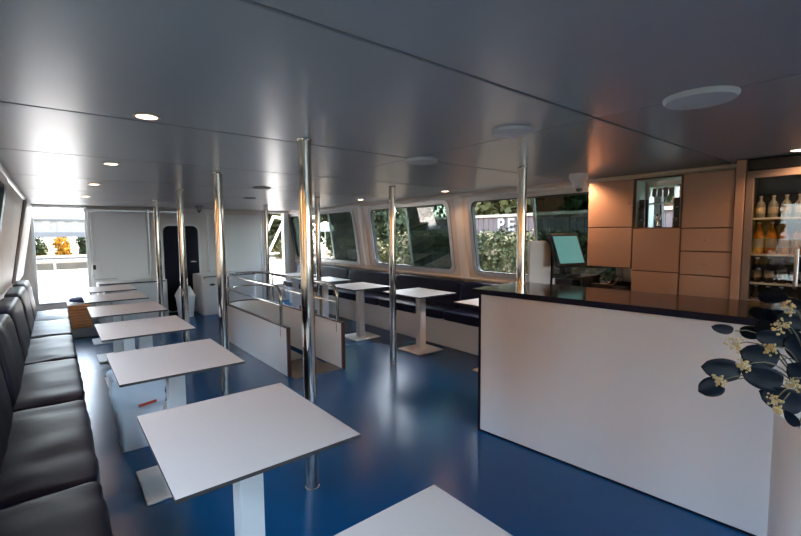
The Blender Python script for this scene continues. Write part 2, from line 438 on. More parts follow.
# ------------------------------------------------------------------ steel poles
def make_pole(label, loc, z0=0.):
    p = thing('steel_pole', label, 'pole', loc, 0, 'polished ceiling poles')
    mb = MB(); mb.tube([(0,0,.0), (0,0,CEIL-z0)], .038, 28, cap=False); mb.build('shaft', M['steel'], p, smooth=True)
    mb = MB(); mb.lathe([(.0385,.0),(.043,.0),(.043,.002),(.0395,.003),(.0385,.004)], n=24); mb.build('base_collar', M['steel'], p, smooth=True)
    mb = MB(); mb.lathe([(.039,CEIL-z0-.008),(.041,CEIL-z0-.007),(.043,CEIL-z0),(.039,CEIL-z0)], n=24); mb.build('top_collar', M['steel'], p, smooth=True)
    return p
PL = [(1.12, 2.24, 'polished steel pole closest to the camera, beside the whole white table'),
      (1.115, 3.86, 'polished steel pole second from the camera in the row by the tables'),
      (1.165, 5.52, 'polished steel pole third in the row by the tables, before the dark door'),
      (1.22, 7.35, 'polished steel pole fourth in the row by the tables, before the white sliding door'),
      (2.95, 7.45, 'polished steel pole before the stern doorway with the white truss'),
      (2.93, 5.50, 'polished steel pole almost hidden behind the closest pole'),
      (2.985, 3.84, 'polished steel pole standing alone on the open blue floor before the window tables'),
      ]
pp = None
for x, y, lb in PL:
    if pp is None: pp = make_pole(lb, (x, y, 0))
    else: dup(pp, (x, y, 0), None, lb)

make_pole('polished steel pole rising from the dark countertop at the bar corner', (2.965, 2.10, 1.0905), 1.0905)

# ------------------------------------------------------------------ banquettes
def banquette_left():
    b = thing('banquette', 'long black-navy leather banquette along the wall beside the row of seven tables', 'bench', (0, 0, 0))
    mb = MB(); mb.box((-.48, -.4, .0), (.05, 7.66, .33)); mb.build('plinth', M['piping'], b, bevel=.01)
    ys = [-.15, 1.0, 2.175, 3.345, 4.52, 5.67, 6.78, 7.68]
    for i in range(len(ys)-1):
        a, c = ys[i], ys[i+1]
        cushion(-.33, .100, a-.002, c+.002,   .315, .475, 22, 13, .014, .010, i*3.1).build('seat_cushion', M['leather'], b, smooth=True)
        def tilt(x, y, z): return (x-.13*(z-.45), y, z)
        cushion(-.375, -.225, a-.002, c+.002, .44, .925, 20, 6, 0, .006, i*5.7+2, tilt).build('back_cushion', M['leather'], b, smooth=True)
    return b
banquette_left()
def banquette_right():
    b = thing('banquette', 'navy vinyl bench with white base running under the windows', 'bench', (0, 0, 0))
    mb = MB(); mb.box((3.98, 2.5, .0), (4.40, 8.85, .395)); mb.build('base_panel', M['panel'], b, bevel=.004)
    ys = [2.5, 3.9, 5.3, 6.7, 7.8, 8.85]
    for i in range(len(ys)-1):
        a, c = ys[i], ys[i+1]
        cushion(3.815, 4.30, a-.002, c+.002, .395,   .515, 18, 14, .01, .002, i*2.2).build('seat_cushion', M['leather2'], b, smooth=True)
        def tilt(x, y, z): return (x+.16*(z-.45), y, z)
        cushion(4.12, 4.25, a-.002, c+.002, .48, .868, 18, 11, 0, .004, i*4.1, tilt).build('back_cushion', M['leather2'], b, smooth=True)
banquette_right()

# ------------------------------------------------------------------ stair enclosure with handrail
def stairs():
    s = thing('stair_enclosure', 'white U-shaped panel enclosure with steel handrail around the stairs down', 'stair railing', (0, 0, 0))
    def path(x0, x1, ya, yb, yc, off=0.):
        cx = (x0+x1)/2; r = (x1-x0)/2+off
        pts = [(cx-r, ya), (cx-r, (ya+yc)/2), (cx-r, yc)]
        for i in range(1, 16):
            a = PI-PI*i/16; pts.append((cx+r*math.cos(a), yc+r*math.sin(a)))
        return pts+[(cx+r, yc), (cx+r, (yb+yc)/2), (cx+r, yb)]
    def wall(z0, z1, o, i, ya, yb):
        A = path(1.86, 2.44, ya, yb, 6.15, o); B = path(1.86, 2.44, ya, yb, 6.15, i); n = len(A)
        mb = MB(); vs = [(x,y,z0) for x,y in A]+[(x,y,z0) for x,y in B]+[(x,y,z1) for x,y in A]+[(x,y,z1) for x,y in B]
        fs = []
        for q in range(n-1): fs += [(q,q+1,n+q+1,n+q), (2*n+q,3*n+q,3*n+q+1,2*n+q+1), (q,2*n+q,2*n+q+1,q+1), (n+q,n+q+1,3*n+q+1,3*n+q)]
        fs += [(0,n,3*n,2*n), (n-1,3*n-1,4*n-1,2*n-1)]
        return mb.add(vs, fs)
    wall(.0, .515, .014, -.014, 4.20, 4.06).build('side_panel', M['panel'], s)
    wall(.515, .53, .018, -.018, 4.19, 4.05).build('cap_strip', M['maroon'], s, bevel=.003)
    for x, y in ((1.86, 4.185), (2.44, 4.045)):
        mb = MB(); mb.box((x-.018, y-.012, 0), (x+.018, y+.016, .53)); mb.build('end_strip', M['maroon'], s, bevel=.003)
    R = [(x, y, .935) for x, y in path(1.86, 2.44, 4.50, 4.30, 6.15)]
    def bend(x, y): return [(x, y-.14*math.sin(a), .935-.14+.14*math.cos(a)) for a in [PI/2*j/6 for j in range(1, 7)]]
    pts = [(1.86, 4.36, .40)]+bend(1.86, 4.50)[::-1]+R+bend(2.44, 4.30)+[(2.44, 4.16, .40)]
    MB().tube(pts, .017, 12).build('handrail', M['steel'], s, smooth=True)
    for x, y in ((1.86, 6.15), (2.44, 6.0)):
        MB().tube([(x, y, .53), (x, y, .925)], .014, 12).build('post', M['steel'], s, smooth=True)
    mid = [(x, y, .74) for x, y in path(1.86, 2.44, 4.36, 4.16, 6.15)]
    MB().tube(mid, .010, 8).build('middle_rail', M['steel'], s, smooth=True)
stairs()

# ------------------------------------------------------------------ bar counter (turned slightly against the hull)
bar = thing('bar_counter', 'long white bar counter with thin dark countertop', 'counter', (2.45, 2.09, 0), math.radians(5.3))
mb = MB(); mb.box((0, -3.4, .004), (.56, 0, 1.05)); mb.build('front_panel', M['panel'], bar, bevel=.002)
mb = MB(); mb.box((-.005, -.010, .0), (.56, .010, 1.052)); mb.build('corner_strip', M['darkedge'], bar, bevel=.002)
mb = MB(); mb.box((-.003, -3.4, .0), (.02, -.01, .012)); mb.build('toe_strip', M['darkedge'], bar)
mb = MB(); mb.box((-.035, -3.45, 1.052), (.62, .05, 1.09)); mb.m = [1, 0, 1, 1, 1, 1]; mb.build('countertop', [M['darktop'], M['darkedge']], bar, bevel=.004)

scr = thing('end_screen', 'upright white screen with rounded corner at the end of the bar', 'partition', (3.22, 2.20, 0))
fs = lambda u, v, w: (u, w, v)
out = [(.0, 0.), (.33, 0.)]+[(.33-.10+.10*math.cos(a), 1.33+.10*math.sin(a)) for a in [PI/2*j/8 for j in range(9)]]+[(.0, 1.43)]
mb = MB(); mb.prism(out, fs, -.012, .012); mb.build('panel', M['panel'], scr, bevel=.002)
inn = out[1:-1]
mb = MB()
for i in range(len(inn)-1):
    (a, b), (c, d) = inn[i], inn[i+1]; nx, nz = (d-b), -(c-a); L = math.hypot(nx, nz) or 1; nx, nz = nx/L*.022, nz/L*.022
    mb.prism([(a,b),(c,d),(c+nx,d+nz),(a+nx,b+nz)], fs, -.020, .020)
mb.build('edge_strip', M['darkedge'], scr)

bb = thing('back_counter', 'dark back counter against the hull under the wall cabinets', 'counter', (3.55, 0, 0))
mb = MB(); mb.box((.03, 1.66, 0), (.72, 2.18, .93)); mb.build('base_cabinet', M['black'], bb, bevel=.004)
mb = MB(); mb.box((0, 1.66, .93), (.74, 2.185, .965)); mb.build('worktop', M['darktop'], bb, bevel=.004)

# till: drawer, stand, tilted screen, printer
till = thing('till_monitor', 'black touchscreen till with glowing teal screen behind the bar', 'monitor', (3.58, 2.03, 1.135), math.radians(-14))
def ttl(x, y, z): 
    a = math.radians(-22); y2, z2 = y*math.cos(a)-(z-.04)*math.sin(a), y*math.sin(a)+(z-.04)*math.cos(a)
    return (x, y2-.02, z2+.10)
mb = MB(); mb.box((-.165, -.02, .0), (.165, .018, .31), 0, ttl); mb.build('screen_housing', M['black'], till, bevel=.006)
mb = MB(); mb.box((-.145, -.0225, .028), (.145, -.019, .285), 0, ttl); mb.build('screen', M['screen'], till)
mb = MB(); mb.box((-.09, -.06, -.02), (.09, .10, .0)); mb.box((-.04, .0, .0), (.04, .07, .14)); mb.build('stand', M['black'], till, bevel=.006)
dr = thing('cash_drawer', 'black cash drawer box under the till screen', 'cash drawer', (3.74, 2.03, .965))
mb = MB(); mb.box((-.17, -.13, 0), (.17, .13, .148)); mb.build('drawer_housing', M['black'], dr, bevel=.005)
mb = MB(); mb.box((-.176, -.12, .03), (-.17, .12, .12)); mb.build('drawer_front', M['blackgloss'], dr, bevel=.002)
pr = thing('bottle_tray', 'dark tray of bar utensils under the wall cabinet', 'tray', (3.86, 1.775, .965))
mb = MB(); mb.box((-.17, -.10, 0), (.17, .10, .05)); mb.box((-.17, -.10, .05), (-.15, .10, .09)); mb.box((.15, -.10, .05), (.17, .10, .09)); mb.build('tray_body', M['black'], pr, bevel=.004)
for q in range(4):
    MB().tube([(-.16+.02*q, -.09+.045*q, .095+.01*q), (.10, -.05+.04*q, .13+.012*q)], .007, 8).build('utensil', M['chrome'] if q % 2 else M['black'], pr, smooth=True)

# ------------------------------------------------------------------ wall cabinets
CX = 3.98
def cabinet(name, label, y0, y1, z0, z1, cells, loc_z=0):
    """cells: (kind, z0, z1); kind door / drawer / niche; faces -x"""
    c = thing(name, label, 'cabinet', (CX, 0, 0))
    d = .185
    mb = MB(); t = .014
    mb.box((0, y0, z0), (d, y0+t, z1)); mb.box((0, y1-t, z0), (d, y1, z1))
    mb.box((0, y0+t, z0), (d, y1-t, z0+t)); mb.box((0, y0+t, z1-t), (d, y1-t, z1))
    for kd, a, b in cells:
        if kd != 'niche': mb.box((d-.01, y0+t, a), (d, y1-t, b))
        if a > z0+.03: mb.box((0, y0+t, a-t/2), (d, y1-t, a+t/2))
    mb.build('carcass', M['cabedge'], c, bevel=.001)
    for kd, a, b in cells:
        if kd == 'niche': continue
        g = .005
        mb = MB(); mb.box((-.016, y0+g, a+g), (-.001, y1-g, b-g)); fr = mb.build(kd, M['cab'], c, bevel=.002)
        kz, ky = ((a+b)/2, y0+.03) if kd == 'door' else ((a+b)/2, (y0+y1)/2)
        if kd == 'door':
            mb = MB(); mb.lathe([(.006,0),(.006,-.012),(.010,-.016),(.010,-.022),(.004,-.025)], (-.016, ky, kz), 12, axis='x'); mb.build('knob', M['cab'], fr, smooth=True)
        else:
            mb = MB(); mb.lathe([(.006,0),(.006,-.010),(.009,-.014),(.004,-.018)], (-.016, ky, kz), 12, axis='x'); mb.build('knob', M['cab'], fr, smooth=True)
    return c
cabinet('wall_cabinet', 'tan two-door wall cabinet hanging above the dark tray, next to the window', 1.657, 2.065, 1.18, 1.965, [('door', 1.18, 1.545), ('door', 1.545, 1.965)])
cabinet('tall_cabinet', 'tan tall cabinet with the open display niche at its top', 1.283, 1.655, 0.0, 1.965, [('door', .3, .955), ('door', .955, 1.165), ('door', 1.165, 1.535), ('niche', 1.535, 1.965)])
c3 = cabinet('tall_cabinet', 'tan tall cabinet with one door above stacked drawers, beside the bottle fridge', .935, 1.281, 0.0, 1.965, [('drawer', .3, .955), ('drawer', .955, 1.155), ('drawer', 1.155, 1.345), ('drawer', 1.345, 1.53), ('door', 1.53, 1.965)])
mb = MB(); mb.box((-.03, .878, 0), (.185, .933, 2.025)); mb.build('end_post', M['cab'], c3, bevel=.003)

mb = MB()
for lo, hi in (((.004, 1.2975, 1.5425), (.183, 1.3005, 1.951)), ((.004, 1.6375, 1.5425), (.183, 1.6405, 1.951)), ((.004, 1.2975, 1.948), (.183, 1.6405, 1.9505))): mb.box(lo, hi)
tc = [o for o in C.objects if o.name.startswith('tall_cabinet') and 'niche' in o['label']][0]
mb.build('niche_daylight', M['teal'], tc)  # added liner, its colour stands for daylight on the niche walls
# objects in the niche
NZ = 1.5425
for lb, y in (('black upright speaker in the niche, next to the framed card', 1.595), ('black upright speaker in the niche, next to the door with drawers below', 1.325)):
    sp = thing('speaker', lb, 'speaker', (4.04, y, NZ))
    MB().box((-.05, -.022, 0), (.05, .022, .24)).build('cabinet', M['black'], sp, bevel=.004)
    mb = MB()
    for zz, rr in ((.07, .018), (.17, .014)): mb.lathe([(rr,0),(rr,-.002),(rr*.6,-.003)], (-.0505, 0, zz), 16, axis='x')
    mb.build('cone', M['blackgloss'], sp, smooth=True)
gr = thing('glass_rack', 'rack coloured like teal daylight, with hanging glasses inside the cabinet niche', 'rack', (4.08, 1.46, NZ))
mb = MB()
for z in (.20, .345): mb.box((-.05, -.10, z), (.06, .10, z+.008))
for y in (-.10, .094): mb.box((-.05, y, 0), (.06, y+.006, .35))
mb.build('frame', M['teal'], gr)
for i in range(4):
    mb = MB(); y = -.068+.045*i
    mb.lathe([(.016,.209),(.016,.212),(.003,.214),(.003,.258),(.018,.268),(.020,.30),(.016,.33)], (-.01, y, 0), 16)
    g = mb.build('wine_glass', M['clearb'], None, loc=(4.08, 1.46, NZ), smooth=True)
    tag(g, 'small stemmed glass standing on the rack in the cabinet niche', 'glass', 'glasses on the niche rack')
mx = thing('metal_goblet', 'small shiny metal goblet under the glass rack in the niche', 'goblet', (4.02, 1.475, NZ))
mb = MB(); mb.lathe([(.022,0),(.024,.006),(.006,.015),(.006,.05),(.022,.065),(.030,.11),(.027,.11)], n=20); mb.build('cup', M['chrome'], mx, smooth=True)
mb = MB(); mb.lathe([(.026,.0),(.026,.012)], n=20); mb.build('foot', M['bluecloth'], mx)
cd = thing('framed_card', 'small dark framed card standing in the niche next to a speaker', 'frame', (4.03, 1.632, NZ))
MB().box((0, -.014, 0), (.012, .014, .17)).build('border', M['maroon'], cd)
MB().box((-.002, -.010, .012), (0, .010, .158)).build('card', M['paper'], cd)

# ------------------------------------------------------------------ bottle fridge
fr = thing('bottle_fridge', 'tall glass-door bottle fridge behind the bar plant', 'fridge', (CX, 0, 0))
mb = MB(); y0, y1 = .20, .872
mb.box((.02, y0, .08), (.19, y0+.03, 1.94)); mb.box((.02, y1-.03, .08), (.19, y1, 1.94)); mb.box((.17, y0, .08), (.19, y1, 1.94)); mb.box((.02, y0, .08), (.19, y1, .12)); mb.box((.02, y0, 1.90), (.19, y1, 1.94))
mb.build('body', M['black'], fr)
MB().box((.0, y0, 1.945), (.19, y1, 2.02)).build('header', M['black'], fr, bevel=.004)
MB().box((.0, y0, 0), (.19, y1, .08)).build('plinth', M['black'], fr)
SHELF = [.93, 1.125, 1.335, 1.60]
for z in SHELF: MB().box((.03, y0+.03, z-.012), (.168, y1-.03, z)).build('shelf', M['whitetrim'], fr)
dr = MB().ring([(y0, .09), (y1, .09), (y1, 1.938), (y0, 1.938)], [(y0+.045, 1.0), (y1-.045, 1.0), (y1-.045, 1.885), (y0+.045, 1.885)], lambda u, v, w: (w, u, v), -.02, .018).build('door', M['fframe'], fr, bevel=.003)
MB().box((-.004, y0+.04, .995), (.002, y1-.04, 1.89)).build('door_pane', M['fglass'], dr)
MB().tube([(-.02, .575, 1.12), (-.055, .565, 1.13), (-.055, .565, 1.38), (-.02, .575, 1.39)], .013, 10).build('door_handle', M['alu'], dr, smooth=True)
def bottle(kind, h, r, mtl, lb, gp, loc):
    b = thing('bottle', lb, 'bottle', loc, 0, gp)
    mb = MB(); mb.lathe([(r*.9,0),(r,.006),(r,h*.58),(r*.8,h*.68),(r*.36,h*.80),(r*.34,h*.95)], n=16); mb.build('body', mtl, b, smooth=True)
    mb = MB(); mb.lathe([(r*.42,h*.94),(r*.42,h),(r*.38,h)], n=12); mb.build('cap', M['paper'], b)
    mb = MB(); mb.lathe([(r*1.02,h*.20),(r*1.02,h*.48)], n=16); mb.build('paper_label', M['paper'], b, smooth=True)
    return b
for z, h, r, mt, lb, gp in ((SHELF[3], .16, .029, M['clearb'], 'pale glass bottle on the top shelf of the fridge', 'pale bottles on the top fridge shelf'),
                            (SHELF[2], .235, .031, M['goldrefl'], 'bottle coloured like the golden glass reflection, on the second fridge shelf from the top', 'reflection-coloured bottles on the second fridge shelf'),
                            (SHELF[1], .185, .029, M['cola'], 'dark drink bottle on the third fridge shelf from the top', 'dark drinks on the third fridge shelf'),
                            (SHELF[0], .17, .029, M['cola'], 'dark drink bottle on the lowest fridge shelf in view', 'dark drinks on the lowest fridge shelf')):
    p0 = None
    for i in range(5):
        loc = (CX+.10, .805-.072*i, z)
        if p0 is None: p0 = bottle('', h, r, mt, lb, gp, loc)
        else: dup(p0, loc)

# ------------------------------------------------------------------ ceiling fittings
def downlight(label, x, y, pw=1.):
    d = thing('ceiling_downlight', label, 'lamp', (x, y, CEIL), 0, 'recessed ceiling spotlights')
    mb = MB(); n = 24
    mb.ring([(.056*math.cos(2*PI*i/n), .056*math.sin(2*PI*i/n)) for i in range(n)], [(.042*math.cos(2*PI*i/n), .042*math.sin(2*PI*i/n)) for i in range(n)], lambda u, v, w: (u, v, w), -.006, -.0005)
    mb.build('trim_ring', M['ringm'], d, smooth=True)
    mb = MB(); mb.lathe([(.042,-.001),(.042,-.005),(.028,-.008)], n=24); mb.build('lamp_lens', M['lens'], d, smooth=True)
    l = bpy.data.lights.new('downlight_beam', 'SPOT'); l.energy = LAMP*pw; l.color = (1, .55, .30); l.spot_size = math.radians(150); l.spot_blend = .6; l.shadow_soft_size = .03
    lo = bpy.data.objects.new('downlight_beam', l); C.objects.link(lo); lo.location = (x, y, CEIL-.014)
LAMP = 2.4
for x, y, lb in ((.35, 2.22, 'glowing recessed spotlight above the whole white table in front'),
                 (.355, 3.81, 'glowing recessed spotlight second in the row above the long banquette tables'),
                 (.35, 5.41, 'glowing recessed spotlight third in the row above the long banquette tables'),
                 (.36, 7.1, 'glowing recessed spotlight closest to the stern door'),
                 (3.87, 2.16, 'glowing recessed spotlight beside the dome camera over the till'),
                 (3.80, .57, 'glowing recessed spotlight in front of the bottle fridge'),
                 (3.826, 3.844, 'small recessed spotlight at the ceiling between the lone pole and the windows'),
                 (3.69, 5.53, 'small recessed spotlight over the window bench tables')):
    downlight(lb, x, y, 2.6 if x > 3.85 and y < 3 else 0.8 if y < 1 else .5)
def disc(label, x, y, r, h, cat='ceiling vent', name='ceiling_vent', dark=False):
    d = thing(name, label, cat, (x, y, CEIL))
    mb = MB(); mb.lathe([(r,-.0005),(r,-h*.4),(r*.93,-h),(r*.90,-h)], n=40); mb.build('rim', M['grey'] if dark else M['disc'], d, smooth=True)
    mb = MB(); mb.lathe([(r*.90,-h*.80),(r*.90,-h*.98),(r*.5,-h*1.12),(.005,-h*1.15)], n=40); mb.build('cover', M['seam'] if dark else M['disc'], d, smooth=True)
disc('large round ceiling disc above the bar plant', 2.0, .60, .126, .020)
disc('medium round ceiling disc above the bar counter', 1.87, 1.39, .105, .016)
disc('round ceiling disc between the bar and the lone pole', 2.08, 2.32, .115, .022)
disc('small dark ceiling vent above the stairs', 1.84, 4.74, .10, .014, dark=True)
disc('small dark ceiling vent farther aft above the stairs', 2.2, 6.15, .09, .014, dark=True)
def domecam(label, loc, s, m1):
    d = thing('dome_camera', label, 'security camera', loc)
    mb = MB(); mb.lathe([(.062*s,-.0005),(.062*s,-.03*s),(.052*s,-.045*s),(.044*s,-.06*s)], n=24); mb.build('housing', m1, d, smooth=True)
    mb = MB(); mb.lathe([(.040*s,-.06*s),(.038*s,-.085*s),(.026*s,-.102*s),(.012*s,-.110*s)], n=24); mb.build('barrel', m1, d, smooth=True)
    mb = MB(); mb.lathe([(.022*s,-.102*s),(.020*s,-.118*s),(.008*s,-.124*s)], (-.008*s, -.012*s, 0), 20); mb.build('lens', M['blackgloss'], d, smooth=True)
domecam('pale dome camera hanging at the ceiling over the till', (3.72, 2.035, CEIL), 1.3, M['whitetrim'])
domecam('dark dome camera at the ceiling before the dark cabin door', (2.06, 8.3, CEIL), 1.0, M['grey'])

# ------------------------------------------------------------------ small floor things
bn = thing('waste_bin', 'white waste bin lined with a pale plastic bag under a table', 'bin', (.41, 3.55, 0))
def taper(pr, z0, z1, s0, s1, mi, mb, rag=0, n=8):
    o = rrect(-.5, .5, -.5, .5, .12); N = len(o); vs = []; fs = []
    for i in range(n+1):
        t = i/n; s = s0+(s1-s0)*t
        for q, (a, b) in enumerate(o):
            w = 1+rag*mnoise.noise(Vector((a*6, b*6, t*4+3)))
            vs.append((a*s*w*1.02, b*s*w, z0+(z1-z0)*t+(rag*.25*mnoise.noise(Vector((a*9, b*9, 7))) if i == n or i == 0 else 0)))
    for i in range(n):
        for q in range(N): fs.append((i*N+q, i*N+(q+1) % N, (i+1)*N+(q+1) % N, (i+1)*N+q))
    mb.add(vs, fs, mi); return mb
taper(None, .0, .50, .235, .31, 0, MB()).add([(-.12,-.12,.004),(.12,-.12,.004),(.12,.12,.004),(-.12,.12,.004)], [(0,1,2,3)]).build('bin_body', M['binplastic'], bn, smooth=True)
taper(None, .30, .515, .295, .335, 0, MB(), .08).build('bag_liner', M['bag'], bn, smooth=True)
taper(None, .12, .505, .235, .285, 0, MB(), .05).build('bag_inside', M['bag'], bn, smooth=True)
mb = MB(); mb.box((.02, -.1785, .315), (.13, -.1745, .335)); st = mb.build('printed_stripe', M['red'], bn); st.rotation_euler = (0, -.12, 0)

stp = thing('boarding_step', 'grey step with orange slatted teak ramp below the stern door', 'step', (.10, 7.82, 0))
mb = MB(); mb.prism([(0, 0), (1.42, 0), (1.42, .45), (.36, .45), (0, .13)], lambda u, v, w: (w, u, v), .0, .36); mb.build('step_body', M['grey'], stp, bevel=.005)
mb = MB()
for i in range(8):
    a = i/8*.345; mb.prism([(a+.004, .142+a*.885), (a+.036, .142+(a+.032)*.885), (a+.031, .158+(a+.032)*.885), (a-.001, .158+a*.885)], lambda u, v, w: (w, u, v), .01, .27)
mb.build('teak_tread', M['teak'], stp)
bgc = cushion(-.17, .17, -.11, .11, 0, .085, 14, 3.5, .01, .02, 3.3).build('blue_bag', M['bluecloth'], None, loc=(.29, 8.42, .45), smooth=True)
tag(bgc, 'dark blue cloth bag lying on the step by the stern door', 'bag')

def locker(name, label, loc, w, d, h, oval):
    b = thing(name, label, 'locker', loc)
    o = rrect(0, w, 0, d, .09)
    mb = MB(); mb.prism(o, lambda u, v, q: (u, v, q), .0, h-.035); mb.build('body', M['panel'], b, bevel=.012)
    mb = MB(); mb.prism(o, lambda u, v, q: (u, v, q), h-.033, h); mb.build('lid', M['whitetrim'], b, bevel=.010)
    mb = MB(); mb.tube([(.03, -.018, h-.06), (.03, -.018, h-.018), (w-.04, -.018, h-.018)], .008, 8); mb.build('grab_rail', M['darkedge'], b, smooth=True)
    if oval:
        mb = MB(); n = 20; mb.prism([(.17+.05*math.cos(2*PI*i/n), h-.17+.02*math.sin(2*PI*i/n)) for i in range(n)], lambda u, v, q: (u, -q, v), .0, .006); mb.build('badge', M['black'], b)
locker('deck_locker', 'low white rounded locker between the last table and the dark door', (.53, 8.80, 0), 1.06, .46, .69, False)
locker('deck_locker', 'low white rounded locker with dark oval badge behind the stairs', (2.09, 8.42, 0), 1.02, .80, .745, True)
hose = MB().tube([(2.5+.16*t, 8.37-.03*abs(math.sin(t*5)), .02+.10*math.sin(t*PI)) for t in [i/14*2.4/2.4 for i in range(15)]], .014, 8).build('black_hose', M['black'], smooth=True)
tag(hose, 'short black hose loop on the floor before the badge locker', 'hose')
sb = thing('swing_bin', 'white plastic swing-top bin before the dark cabin door', 'bin', (1.83, 8.62, 0))
taper(None, 0, .36, .22, .28, 0, MB()).build('body', M['binplastic'], sb, smooth=True)
mb = MB(); taper(None, .36, .40, .30, .30, 0, mb, n=2); taper(None, .40, .56, .30, .15, 0, mb, n=4); mb.add([(-.075,-.075,.56),(.075,-.075,.56),(.075,.075,.56),(-.075,.075,.56)], [(0,1,2,3)]); mb.build('lid', M['whitetrim'], sb, smooth=True)

swb = thing('switch_box', 'small white electrical switch box beside the stern door', 'switch', (.55, YF-.046, .93))
MB().box((-.06, -.05, -.11), (.06, 0, .11)).build('housing', M['whitetrim'], swb, bevel=.008)
MB().box((-.045, -.058, -.02), (-.005, -.05, .06)).build('switch_key', M['black'], swb, bevel=.002)
MB().tube([(-.03, -.015, .11), (-.03, -.015, .95)], .008, 8).build('conduit', M['alu'], swb, smooth=True)
MB().tube([(-.03, -.015, -.11), (-.03, -.015, -.20), (.30, -.015, -.20)], .008, 8).build('lower_conduit', M['alu'], swb, smooth=True)

# ------------------------------------------------------------------ tall planter with dark eucalyptus
pl = thing('potted_eucalyptus', 'dark round-leaved eucalyptus sprays with pale berries in a white planter', 'plant', (2.04, .205, 0))
PO = Vector((2.04, .205, 0))
mb = MB(); mb.lathe([(.112,0),(.116,.01),(.122,.83),(.124,.845),(.114,.845),(.110,.80),(.01,.79)], n=40); mb.build('planter', M['pot'], pl, smooth=True)
def leafmesh(A, B, w, cup=.25, roll=0.):
    A, B = Vector(A)-PO, Vector(B)-PO; d = B-A; L = d.length; t = d.normalized()
    view = (Vector((0,0,1.5))-PO-(A+B)/2).normalized()
    s = t.cross(view).normalized(); n = s.cross(t)
    s, n = s*math.cos(roll)+n*math.sin(roll), n*math.cos(roll)-s*math.sin(roll)
    mb = MB(); vs = []; fs = []; nu, nv = 12, 6
    for i in range(nu+1):
        u = i/nu; hw = w*(max(0, 1-(2*u**.92-1)**2)**.55 if 0 < u < 1 else .03)
        for j in range(nv+1):
            v = j/nv*2-1
            vs.append(A+t*(u*L)+s*(v*hw)+n*(cup*hw*(abs(v)**1.5)-.12*L*(2*u-1)**2*.5))
    for i in range(nu):
        for j in range(nv):
            a = i*(nv+1)+j; fs.append((a, a+1, a+nv+2, a+nv+1))
    mb.add(vs, fs); return mb
LV = [((1.448,.376,1.229),(1.533,.344,1.211),.0143), ((1.375,.373,1.128),(1.497,.31,1.104),.0304), ((1.386,.382,1.055),(1.476,.35,1.066),.0267),
      ((1.546,.328,1.149),(1.675,.259,1.116),.0365), ((1.485,.308,1.107),(1.614,.238,1.062),.0337), ((1.62,.31,1.191),(1.731,.257,1.165),.0269),
      ((1.671,.302,1.265),(1.727,.291,1.219),.0137), ((1.662,.27,1.249),(1.763,.223,1.213),.0238), ((1.547,.277,1.043),(1.687,.197,.985),.0371),
      ((1.571,.227,.995),(1.636,.207,.936),.014), ((1.714,.259,1.171),(1.813,.21,1.1),.0334), ((1.786,.276,1.284),(1.872,.242,1.25),.0189),
      ((1.692,.243,1.101),(1.788,.197,1.03),.0359), ((1.752,.29,1.142),(1.856,.248,1.182),.0284)]
rg = random.Random(3)
for i in range(26):   # the rest of the spray, fanning out away from the photographed side
    a = rg.uniform(-2.2, 1.6); r0 = rg.uniform(.06, .20); z = rg.uniform(1.0, 1.32)
    p = PO+Vector((math.cos(a)*r0, math.sin(a)*r0-.02, z)); q = p+Vector((math.cos(a)*.085, math.sin(a)*.085, rg.uniform(-.05, .03)))
    LV.append((tuple(q), tuple(p), rg.uniform(.02, .033)))
for i, (a, b, w) in enumerate(LV):
    o = leafmesh(a, b, w, .25, rg.uniform(-.35, .35)).build('leaf', M['euca'], pl, smooth=True)
    sm = o.modifiers.new('thick', 'SOLIDIFY'); sm.thickness = .0012
stem0 = Vector((0, 0, .79))
BERRY = ((1.421,.317,1.196), (1.437,.298,1.137), (1.382,.339,1.096), (1.521,.242,1.244), (1.542,.229,1.29), (1.496,.255,1.182), (1.537,.212,1.087), (1.497,.24,1.044), (1.502,.234,1.017))
for tip in [Vector(l[1])-PO for l in LV]+[Vector(c)-PO for c in BERRY]:
    p1 = Vector((tip.x*.3, tip.y*.3, 1.02)); p2 = Vector((tip.x*.65, tip.y*.65, max(1.08, tip.z+.01)))
    pts = []
    for t in [j/10 for j in range(11)]:
        pts.append(stem0*(1-t)**3+p1*3*t*(1-t)**2+p2*3*t*t*(1-t)+tip*t**3)
    MB().tube(pts, [.0032-.0018*t/10 for t in range(11)], 6).build('stem', M['stem'], pl, smooth=True)
for c in BERRY:
    mb = MB(); c = Vector(c)-PO; sc = rg.uniform(1.0, 1.35)*(.55 if c.z < 1.06 and c.z < 1.03 else 1)
    for q in range(34):
        v = Vector((rg.gauss(0,1), rg.gauss(0,1), rg.gauss(0,1))).normalized()*rg.uniform(.004, .019)*sc+c; r = rg.uniform(.0022, .0038)
        mb.lathe([(r*.3,-r),(r*.85,-r*.5),(r,0),(r*.85,r*.5),(r*.3,r)], v, 6)
    for q in range(5):
        v = Vector((rg.gauss(0,1), rg.gauss(0,1), rg.gauss(0,1))).normalized()*.015*sc
        mb.tube([tuple(c), tuple(c+v)], .0009, 4)
    mb.build('berry_cluster', M['berry'], pl, smooth=True)

